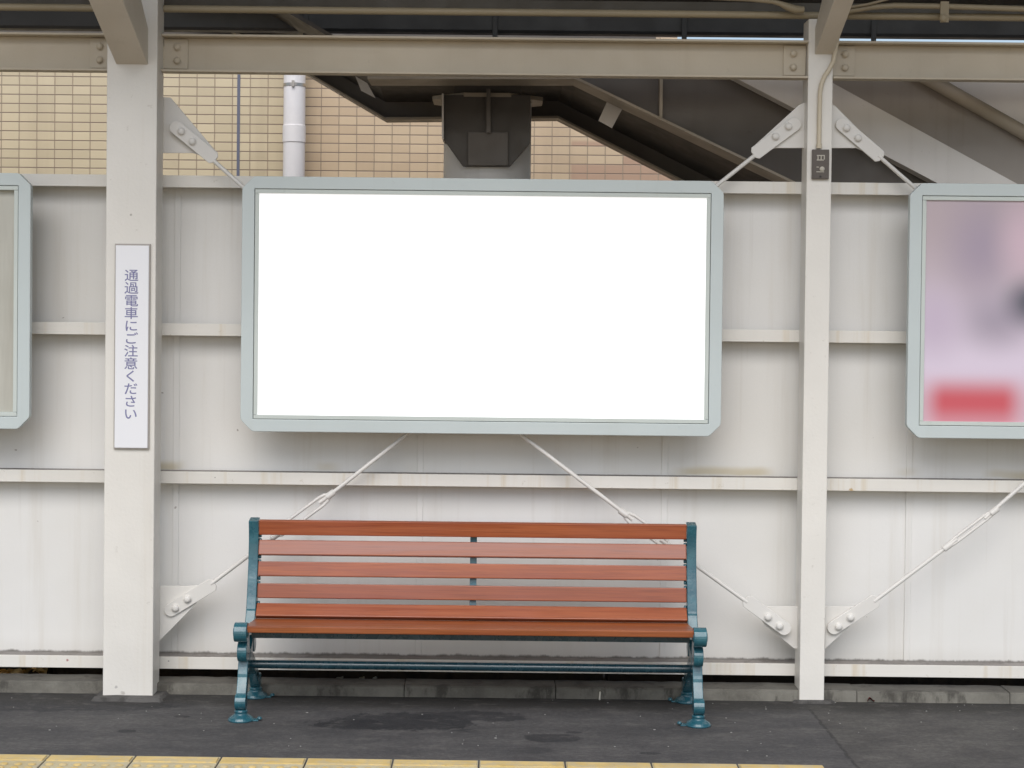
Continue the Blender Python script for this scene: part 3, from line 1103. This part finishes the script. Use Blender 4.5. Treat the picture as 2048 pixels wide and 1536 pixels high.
def end_frame(xo, sgn, label=None):
    """xo outer face, sgn +1 when the frame's inside lies towards +x"""
    def X(a, b): return sorted((xo + sgn * a, xo + sgn * b))
    # back upright and the seat bearer, scroll at the front
    bm = BM()
    back = spline([(7.085, .325), (7.115, .375), (7.133, .43), (7.152, .50), (7.170, .57), (7.180, .64), (7.182, .70), (7.173, .764)], 6)
    stroke(bm, back, [.062] * 8 + [.056] * (len(back) - 8), *X(.003, .043))
    stroke(bm, spline([(6.85, .354), (6.95, .338), (7.04, .325), (7.10, .333)], 5), .036, *X(.005, .041))
    cylx(bm, 6.822, .357, .0385, *X(-.002, .050))
    cylx(bm, 6.822, .357, .020, *X(-.006, .052))
    # lugs that carry the back slats
    for (y, z) in ((7.138, .500), (7.143, .520), (7.157, .588), (7.161, .607), (7.170, .675), (7.170, .694), (7.128, .420), (7.124, .402)):
        cylx(bm, y + .012, z, .0085, *X(.043, .054), n=8)
    fr = build('end_frame', bm, M['teal'], bench, bevel=.004, seg=3)
    # knee ring and the two legs, each ending in a ball and a turned foot
    bm = BM()
    cylx(bm, 6.872, .272, .041, *X(.006, .044))
    stroke(bm, spline([(6.893, .330), (6.913, .29), (6.916, .25), (6.910, .225)], 5), .05, *X(.009, .042))
    stroke(bm, spline([(6.913, .235), (6.893, .17), (6.862, .11), (6.844, .07)], 5), [.05] * 6 + [.044] * 6 + [.036] * 4, *X(.004, .043))
    cylx(bm, Yff - .002, .075, .031, *X(.001, .045))
    lathe(bm, (xo + sgn * .023, Yff, 0), FOOT, 30)
    box(bm, *X(.055, .095), Yff - .016, Yff + .016, 0, .006)
    lathe(bm, (xo + sgn * .098, Yff - .004, .006), [(.010, 0), (.010, .006), (.006, .011), (.001, .012)], 10)
    build('leg', bm, M['teal'], bench, bevel=.004, seg=3, smooth=False)
    bm = BM()
    cylx(bm, 7.085, .262, .035, *X(.007, .043))
    stroke(bm, spline([(7.10, .335), (7.07, .29), (7.01, .245), (6.94, .235)], 6), .04, *X(.0095, .0405))
    stroke(bm, spline([(6.95, .245), (7.05, .20), (7.16, .13), (7.245, .07)], 6), [.046] * 12 + [.04] * 7, *X(.0055, .0425))
    cylx(bm, Yrf - .008, .074, .03, *X(.002, .044))
    lathe(bm, (xo + sgn * .023, Yrf - .004, 0), FOOT, 30)
    box(bm, *X(.055, .090), Yrf - .02, Yrf + .012, 0, .006)
    lathe(bm, (xo + sgn * .094, Yrf - .006, .006), [(.010, 0), (.010, .006), (.006, .011), (.001, .012)], 10)
    build('leg', bm, M['teal'], bench, bevel=.004, seg=3)
    return fr


end_frame(BX0, 1)
end_frame(BX1, -1)
s0, s1 = BX0 + .0445, BX1 - .0445


def slat(name, y, z, w_, th, tilt, mat, x0, x1, sag=.0):
    """board of width w_ whose face leans back by tilt degrees from vertical; (y, z) is the centre of its face"""
    a = R(tilt)
    up = Vector((0, math.sin(a), math.cos(a)))
    nn = Vector((0, -math.cos(a), math.sin(a)))
    bm = BM()
    c = Vector(((x0 + x1) / 2, y, z)) - nn * th / 2
    obox(bm, c, (1, 0, 0), nn, up, (x1 - x0) / 2, th / 2, w_ / 2)
    return build(name, bm, mat, bench, bevel=.0035, seg=3)


def zc(ya, yb, Y): return (UZ(950, ya, Y) + UZ(950, yb, Y)) / 2, UZ(950, ya, Y) - UZ(950, yb, Y)


for (ya, yb, Y, tilt) in ((1046, 1074.5, 7.158, -6), (1085, 1112.5, 7.154, 20), (1128, 1155.5, 7.142, 13), (1172, 1199.5, 7.126, 12), (1213, 1233, 7.096, 42)):
    z_, h_ = zc(ya, yb, Y)
    slat('back_slat', Y, z_, h_ / max(math.cos(R(tilt)), .5) + .002 if tilt < 40 else .062, .024, tilt, M['wood'], s0, s1)
# seat: four boards dishing gently to the back
seat = [(6.838, .3835, 83), (6.908, .3785, 85), (6.978, .3725, 86), (7.046, .368, 88)]
for i, (y, z, t_) in enumerate(seat):
    slat('seat_slat', y, z, .064, .026, t_ + 6, M['wood_seat'], s0 - .001, s1 + .001)
# front apron bar in the shade under the seat, stretcher tube and the centre strap behind the back slats
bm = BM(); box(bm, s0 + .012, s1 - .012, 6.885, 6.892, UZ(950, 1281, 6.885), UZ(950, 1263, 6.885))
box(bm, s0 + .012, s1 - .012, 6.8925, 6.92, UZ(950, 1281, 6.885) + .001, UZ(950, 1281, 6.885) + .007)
build('seat_rail', bm, M['teal_shaded'], bench, bevel=.001)
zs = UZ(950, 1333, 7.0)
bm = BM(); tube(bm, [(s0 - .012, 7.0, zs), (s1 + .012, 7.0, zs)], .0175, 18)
build('stretcher', bm, M['teal_shaded'], bench, smooth=True)
sxm = UX(946.5, 1150, 7.18)
bm = BM()
stroke(bm, spline([(7.07, .335), (7.13, .38), (7.150, .43), (7.165, .50), (7.181, .57), (7.190, .64), (7.190, .70)], 5), .012, sxm - .014, sxm + .014)
build('centre_strap', bm, M['teal'], bench, bevel=.001)

# ------------------------------------------------------------------ behind the wall: tiled building, drainpipe, footbridge stair
BE = UX(1352, 300, Y_BRICK)
bld = thing('tiled_building', 'beige tiled building wall seen over the platform wall', 'building', (-2, Y_BRICK, 0))
bm = BM(); box(bm, -9, BE, Y_BRICK, Y_BRICK + 4, -.8, 5.5)
build('wall', bm, M['tiles'], bld)
jx = UX(477, 250, Y_BRICK)
bm = BM(); box(bm, jx - .009, jx + .009, Y_BRICK - .003, Y_BRICK - .0005, -.5, 5.4)
build('expansion_joint', bm, M['joint'], bld)

yp = 10.36
dx, dr = UX(588.5, 250, yp), .0655
dp = thing('drainpipe', 'white round drainpipe on the beige tiled wall', 'drainpipe', (dx, yp, -.05))
bm = BM(); tube(bm, [(dx, yp, -.05), (dx, yp, 5.3)], dr, 28)
build('pipe', bm, M['white_pipe'], dp, smooth=True)
bm = BM(); lathe(bm, (dx, yp, UZ(588, 285, yp)), [(dr + .0005, .0), (dr + .004, .001), (dr + .004, .100), (dr + .0005, .103)], 28)
build('coupling', bm, M['white_pipe'], dp, smooth=True)
bm = BM(); lathe(bm, (dx, yp, UZ(588, 174, yp)), [(dr + .0005, 0), (dr + .003, .001), (dr + .003, .019), (dr + .0005, .02)], 28)
box(bm, dx - .008, dx + .008, yp - dr - .016, yp - dr - .0035, UZ(588, 176, yp), UZ(588, 164, yp))
box(bm, dx - .05, dx + .05, yp + dr + .004, Y_BRICK - .0005, UZ(588, 172, yp), UZ(588, 168, yp))
build('clamp', bm, M['steel'], dp, smooth=True)

ST = thing('footbridge_stair', 'dark steel footbridge staircase behind the wall with pale side cladding', 'staircase', (.5, 8.6, -.03))
YN, YFAR = 7.90, 9.00


def strip_poly(line, h, Y):
    """band of height h standing on a line of survey points"""
    P = [U(x, y, Y) for x, y in line]
    return [(p.x, p.z) for p in P] + [(p.x, p.z + h) for p in reversed(P)]


def flange(name, line, Y0, Y1, th, mat, ref):
    P = [U(x, y, ref) for x, y in line]
    bm = BM()
    for i in range(len(P) - 1):
        a, b = P[i], P[i + 1]
        v = [bm.verts.new((p.x, Y, p.z + dz)) for Y in (Y0, Y1) for p, dz in ((a, 0), (b, 0), (b, th), (a, th))]
        for f in ((0, 1, 2, 3), (7, 6, 5, 4), (0, 4, 5, 1), (3, 2, 6, 7), (0, 3, 7, 4), (1, 5, 6, 2)):
            bm.faces.new([v[k] for k in f])
    return build(name, bm, mat, ST, bevel=.001)


far_line = [(380, 18), (612, 149), (772, 243), (1115, 240), (1350, 360), (1760, 570)]
bm = BM()
for i in range(len(far_line) - 1):
    prism_y(bm, strip_poly(far_line[i:i + 2], .32, YFAR), YFAR, YFAR + .012)
build('far_stringer', bm, M['stair_grey'], ST)
flange('stringer_flange', far_line, YFAR - .09, YFAR + .06, .012, M['stair_edge'], YFAR)
near_line = [(500, 20), (735, 158), (1150, 158), (1580, 364), (1800, 470)]
bm = BM(); prism_y(bm, poly([(735, 158), (1150, 158), (1580, 364), (1800, 469), (2200, 661), (2200, 445), (1990, 418), (1800, 310), (1520, 165), (1400, 104), (735, 104)], YN), YN, YN + .012)
build('near_stringer', bm, M['stair_grey'], ST)
# deck girder of the footbridge, carrying the upper flight
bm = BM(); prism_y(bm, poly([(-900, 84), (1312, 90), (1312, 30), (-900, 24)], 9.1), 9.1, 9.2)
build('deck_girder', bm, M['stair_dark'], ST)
flange('stringer_flange', near_line[1:], YN - .075, YN + .16, .013, M['stair_edge'], YN - .075)
# stiffener on the near web
sxx = UX(1322, 200, YN - .05)
bm = BM(); box(bm, sxx - .007, sxx + .007, YN - .055, YN - .0005, UZ(1322, 236, YN - .05), UZ(1322, 106, YN - .05))
build('stiffener', bm, M['stair_edge'], ST)
# soffit between the stringers, seen from below
bm = BM()


def zat(line, x, Y):
    P = [U(a, b, Y) for a, b in line]
    for i in range(len(P) - 1):
        if P[i].x <= x <= P[i + 1].x:
            return P[i].z + (P[i + 1].z - P[i].z) * (x - P[i].x) / (P[i + 1].x - P[i].x)
    return P[0].z if x < P[0].x else P[-1].z


x0s, x1s = UX(380, 18, YFAR), UX(1760, 570, YFAR)
prev = None
for k in range(61):
    x = x0s + (x1s - x0s) * k / 60
    zn, zf = zat(near_line, x, YN) + .09, zat(far_line, x, YFAR) + .10
    c = [bm.verts.new((x, yy, zz)) for yy, zz in ((YN + .015, zn), (YFAR - .002, zf), (YFAR - .002, zf + .02), (YN + .015, zn + .02))]
    if prev:
        for q in range(4):
            bm.faces.new((prev[q], prev[(q + 1) % 4], c[(q + 1) % 4], c[q]))
    else:
        bm.faces.new(c)
    prev = c
bm.faces.new(prev[::-1])
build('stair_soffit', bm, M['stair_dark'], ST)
# pale hanger plates under the flights
bm = BM()
for pts in ([(709, 148), (724, 148), (751, 196), (722, 181)],):
    prism_y(bm, poly(pts, YFAR - .3), YFAR - .3, YFAR - .288)
build('hanger_plate', bm, M['stair_pale'], ST)
bm = BM(); prism_y(bm, poly([(1218, 194), (1249, 210), (1224, 256), (1197, 241)], YN + .2), YN + .2, YN + .212)
build('hanger_plate', bm, M['stair_pale'], ST)
# pale cladding band, the recess over it, handrail and parapet
def band(name, lo, hi, Y, th, mat):
    bm = BM(); prism_y(bm, poly(lo + hi[::-1], Y), Y, Y + th)
    return build(name, bm, mat, ST, bevel=.002)


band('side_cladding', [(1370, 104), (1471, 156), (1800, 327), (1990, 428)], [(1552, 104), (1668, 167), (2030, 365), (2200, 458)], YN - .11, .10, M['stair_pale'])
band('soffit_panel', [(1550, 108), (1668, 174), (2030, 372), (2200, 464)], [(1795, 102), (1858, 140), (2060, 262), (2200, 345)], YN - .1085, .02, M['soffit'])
hr0, hr1 = U(1775, 112, YN - .15), U(2250, 379, YN - .15)
bm = BM(); tube(bm, [hr0, hr1], .031, 20)
build('handrail', bm, M['stair_edge'], ST, smooth=True)
band('parapet', [(1790, 107), (1852, 146), (2054, 268), (2194, 352)], [(1830, 103), (2000, 104), (2100, 106), (2200, 110)], YN - .06, .02, M['stair_pale'])

# column under the landing with its capital of plates
yc = 8.48
ccx = (UX(887, 340, yc) + UX(1061.5, 340, yc)) / 2
crr = (UX(1061.5, 340, yc) - UX(887, 340, yc)) / 2
COLM = thing('stair_column', 'round grey steel column with octagonal cap under the stair landing', 'column', (ccx, yc, -.05))
zcap = UZ(975, 206, yc)
bm = BM(); tube(bm, [(ccx, yc, -.05), (ccx, yc, zcap - .001)], crr, 48)
build('shaft', bm, M['column'], COLM, smooth=True)
bm = BM()
orr = .29
oct_ = [(ccx + orr * math.cos(R(22.5 + 45 * k)), yc + orr * .92 * math.sin(R(22.5 + 45 * k))) for k in range(8)]
a = [bm.verts.new((p[0], p[1], zcap)) for p in oct_]
b = [bm.verts.new((p[0], p[1], zcap + .02)) for p in oct_]
bm.faces.new(a[::-1]); bm.faces.new(b)
for k in range(8): bm.faces.new((a[k], a[(k + 1) % 8], b[(k + 1) % 8], b[k]))
build('cap_plate', bm, M['stair_edge'], COLM, bevel=.002)
bm = BM(); box(bm, ccx - .16, ccx + .16, yc - .2, yc + .2, zcap + .021, zcap + .10)
build('bearing', bm, M['stair_dark'], COLM)
yq = yc - crr - .03
bm = BM(); prism_y(bm, poly([(888, 190), (888, 280), (926, 333), (1020, 333), (1061, 286), (1061, 190)], yq), yq, yq + .025)
build('haunch_plate', bm, M['stair_dark'], COLM, bevel=.002)
bm = BM(); prism_y(bm, poly([(884.5, 190), (884.5, 278), (888, 281), (888, 190)], yq), yq - .06, yq + .2)
build('haunch_edge', bm, M['stair_pale'], COLM)
bm = BM(); prism_y(bm, poly([(973, 178), (973, 265), (981, 265), (981, 178)], yq - .05), yq - .05, yq - .0005)
build('rib', bm, M['stair_grey'], COLM)
bm = BM(); prism_y(bm, poly([(936, 264), (936, 331), (1016, 331), (1016, 264)], yq - .02), yq - .02, yq - .0007)
build('stiffener_box', bm, M['stair_grey'], COLM, bevel=.002)

# timber baulks along the back of the wall, added to darken the gap below it
for k, (xa, xb) in enumerate(((-6.5, -2.02), (-2.0, .48), (.50, 3.1), (3.12, 6.5))):
    bm = BM(); box(bm, xa, xb, 7.74, 7.92, -.06, .13)
    tag(build('timber_baulk', bm, M['timber'], loc=((xa + xb) / 2, 7.83, -.06), bevel=.006), 'dark timber baulk added behind the platform wall to darken its bottom gap', 'timber', 'timber baulks behind the wall')

# ------------------------------------------------------------------ litter
lm = N('dry_leaf')
lm.set(lm.mix(lm.ramp(lm.noise(30, 3), .3, .7), (.78, .58, .26), (.52, .32, .10)), .7)
pmx = N('paper_scrap').set((.62, .6, .52), .8).m


def leaf_mesh(name, mat, L, W):
    bm = BM()
    n = 6
    prev = None
    for i in range(n + 1):
        t = i / n
        ww = W * math.sin(math.pi * min(max(t, .03), .97)) ** .8
        zz = .010 * math.sin(t * 5) + .012 * t
        c = [bm.verts.new((L * (t - .5), s_ * ww, zz + abs(s_) * .006)) for s_ in (-1, 0, 1)]
        if prev:
            for k in range(2): bm.faces.new((prev[k], prev[k + 1], c[k + 1], c[k]))
        prev = c
    r = bmesh.ops.solidify(bm, geom=bm.faces[:], thickness=.0012)
    me = bpy.data.meshes.new(name)
    bm.to_mesh(me); bm.free()
    me.materials.append(mat)
    return me


lms = leaf_mesh('dry_leaf', lm.m, .075, .018)
spots = [(6, 1352, .9), (22, 1356, .4), (44, 1355, 1.6), (62, 1357, 2.4), (80, 1356, .8), (88, 1353, 2.0), (34, 1359, 2.8), (5, 1358, 1.9)]
for (px, py, rz) in spots:
    Yd = 7.62 + random.uniform(-.03, .05)
    o = bpy.data.objects.new('dry_leaf', lms)
    COL.objects.link(o)
    o.location = (UX(px, py, Yd), Yd, .006)
    o.rotation_euler = (random.uniform(-.6, .6), random.uniform(-.5, .5), rz)
    o.scale = [random.uniform(.8, 1.3)] * 3
    tag(o, 'dry yellow brown leaf on the earth under the wall at far left', 'leaf', 'dry leaves under the wall')
sms = leaf_mesh('paper_scrap', pmx, .055, .012)
for (px, rz) in ((678, .7), (722, 1.0), (748, 1.3)):
    Yd = 7.60
    o = bpy.data.objects.new('paper_scrap', sms)
    COL.objects.link(o)
    o.location = (UX(px, 1358, Yd), Yd, -.004)
    o.rotation_euler = (.5, -.5, rz)
    tag(o, 'pale scrap of litter under the wall behind the bench stretcher', 'scrap', 'scraps under the wall')
# a red leaf at the kerb, a cigarette end behind the bench
o = bpy.data.objects.new('fallen_leaf', leaf_mesh('fallen_leaf', N('red_leaf').set((.12, .02, .02), .7).m, .03, .008))
COL.objects.link(o)
o.location = (UX(1742, 1398, 7.28), 7.28, .003)
tag(o, 'small dark red leaf at the kerb right of the narrow post', 'leaf')
bm = BM()
p = Vector((UX(1199, 1400, 7.26), 7.26, .005))
tube(bm, [p, p + Vector((.004, .03, .025))], .004, 10)
tag(build('cigarette_end', bm, pmx, loc=tuple(p), smooth=True), 'white cigarette end leaning on the kerb behind the bench', 'litter')
# pale grit trodden into the asphalt: far too fine to count
bm = BM()
for i in range(80):
    X_, Y_ = random.uniform(-2.6, 2.6), random.uniform(6.36, 7.28)
    r_ = random.choice((.0012, .0015, .002, .002, .003))
    n = random.randint(4, 6)
    a0 = random.uniform(0, 6)
    rng = [(X_ + r_ * random.uniform(.6, 1.8) * math.cos(a0 + 2 * math.pi * k / n), Y_ + r_ * random.uniform(.6, 1.4) * math.sin(a0 + 2 * math.pi * k / n)) for k in range(n)]
    lo_ = [bm.verts.new((q[0], q[1], .0005)) for q in rng]
    hi_ = [bm.verts.new((q[0], q[1], .0025)) for q in rng]
    bm.faces.new(hi_); bm.faces.new(lo_[::-1])
    for k in range(n): bm.faces.new((lo_[k], lo_[(k + 1) % n], hi_[(k + 1) % n], hi_[k]))
gr = N('pale_grit').set((.34, .33, .31), .85).m
tag(build('grit', bm, gr, loc=(0, 6.9, 0)), 'pale grit scattered over the dark asphalt', 'grit', kind='stuff')
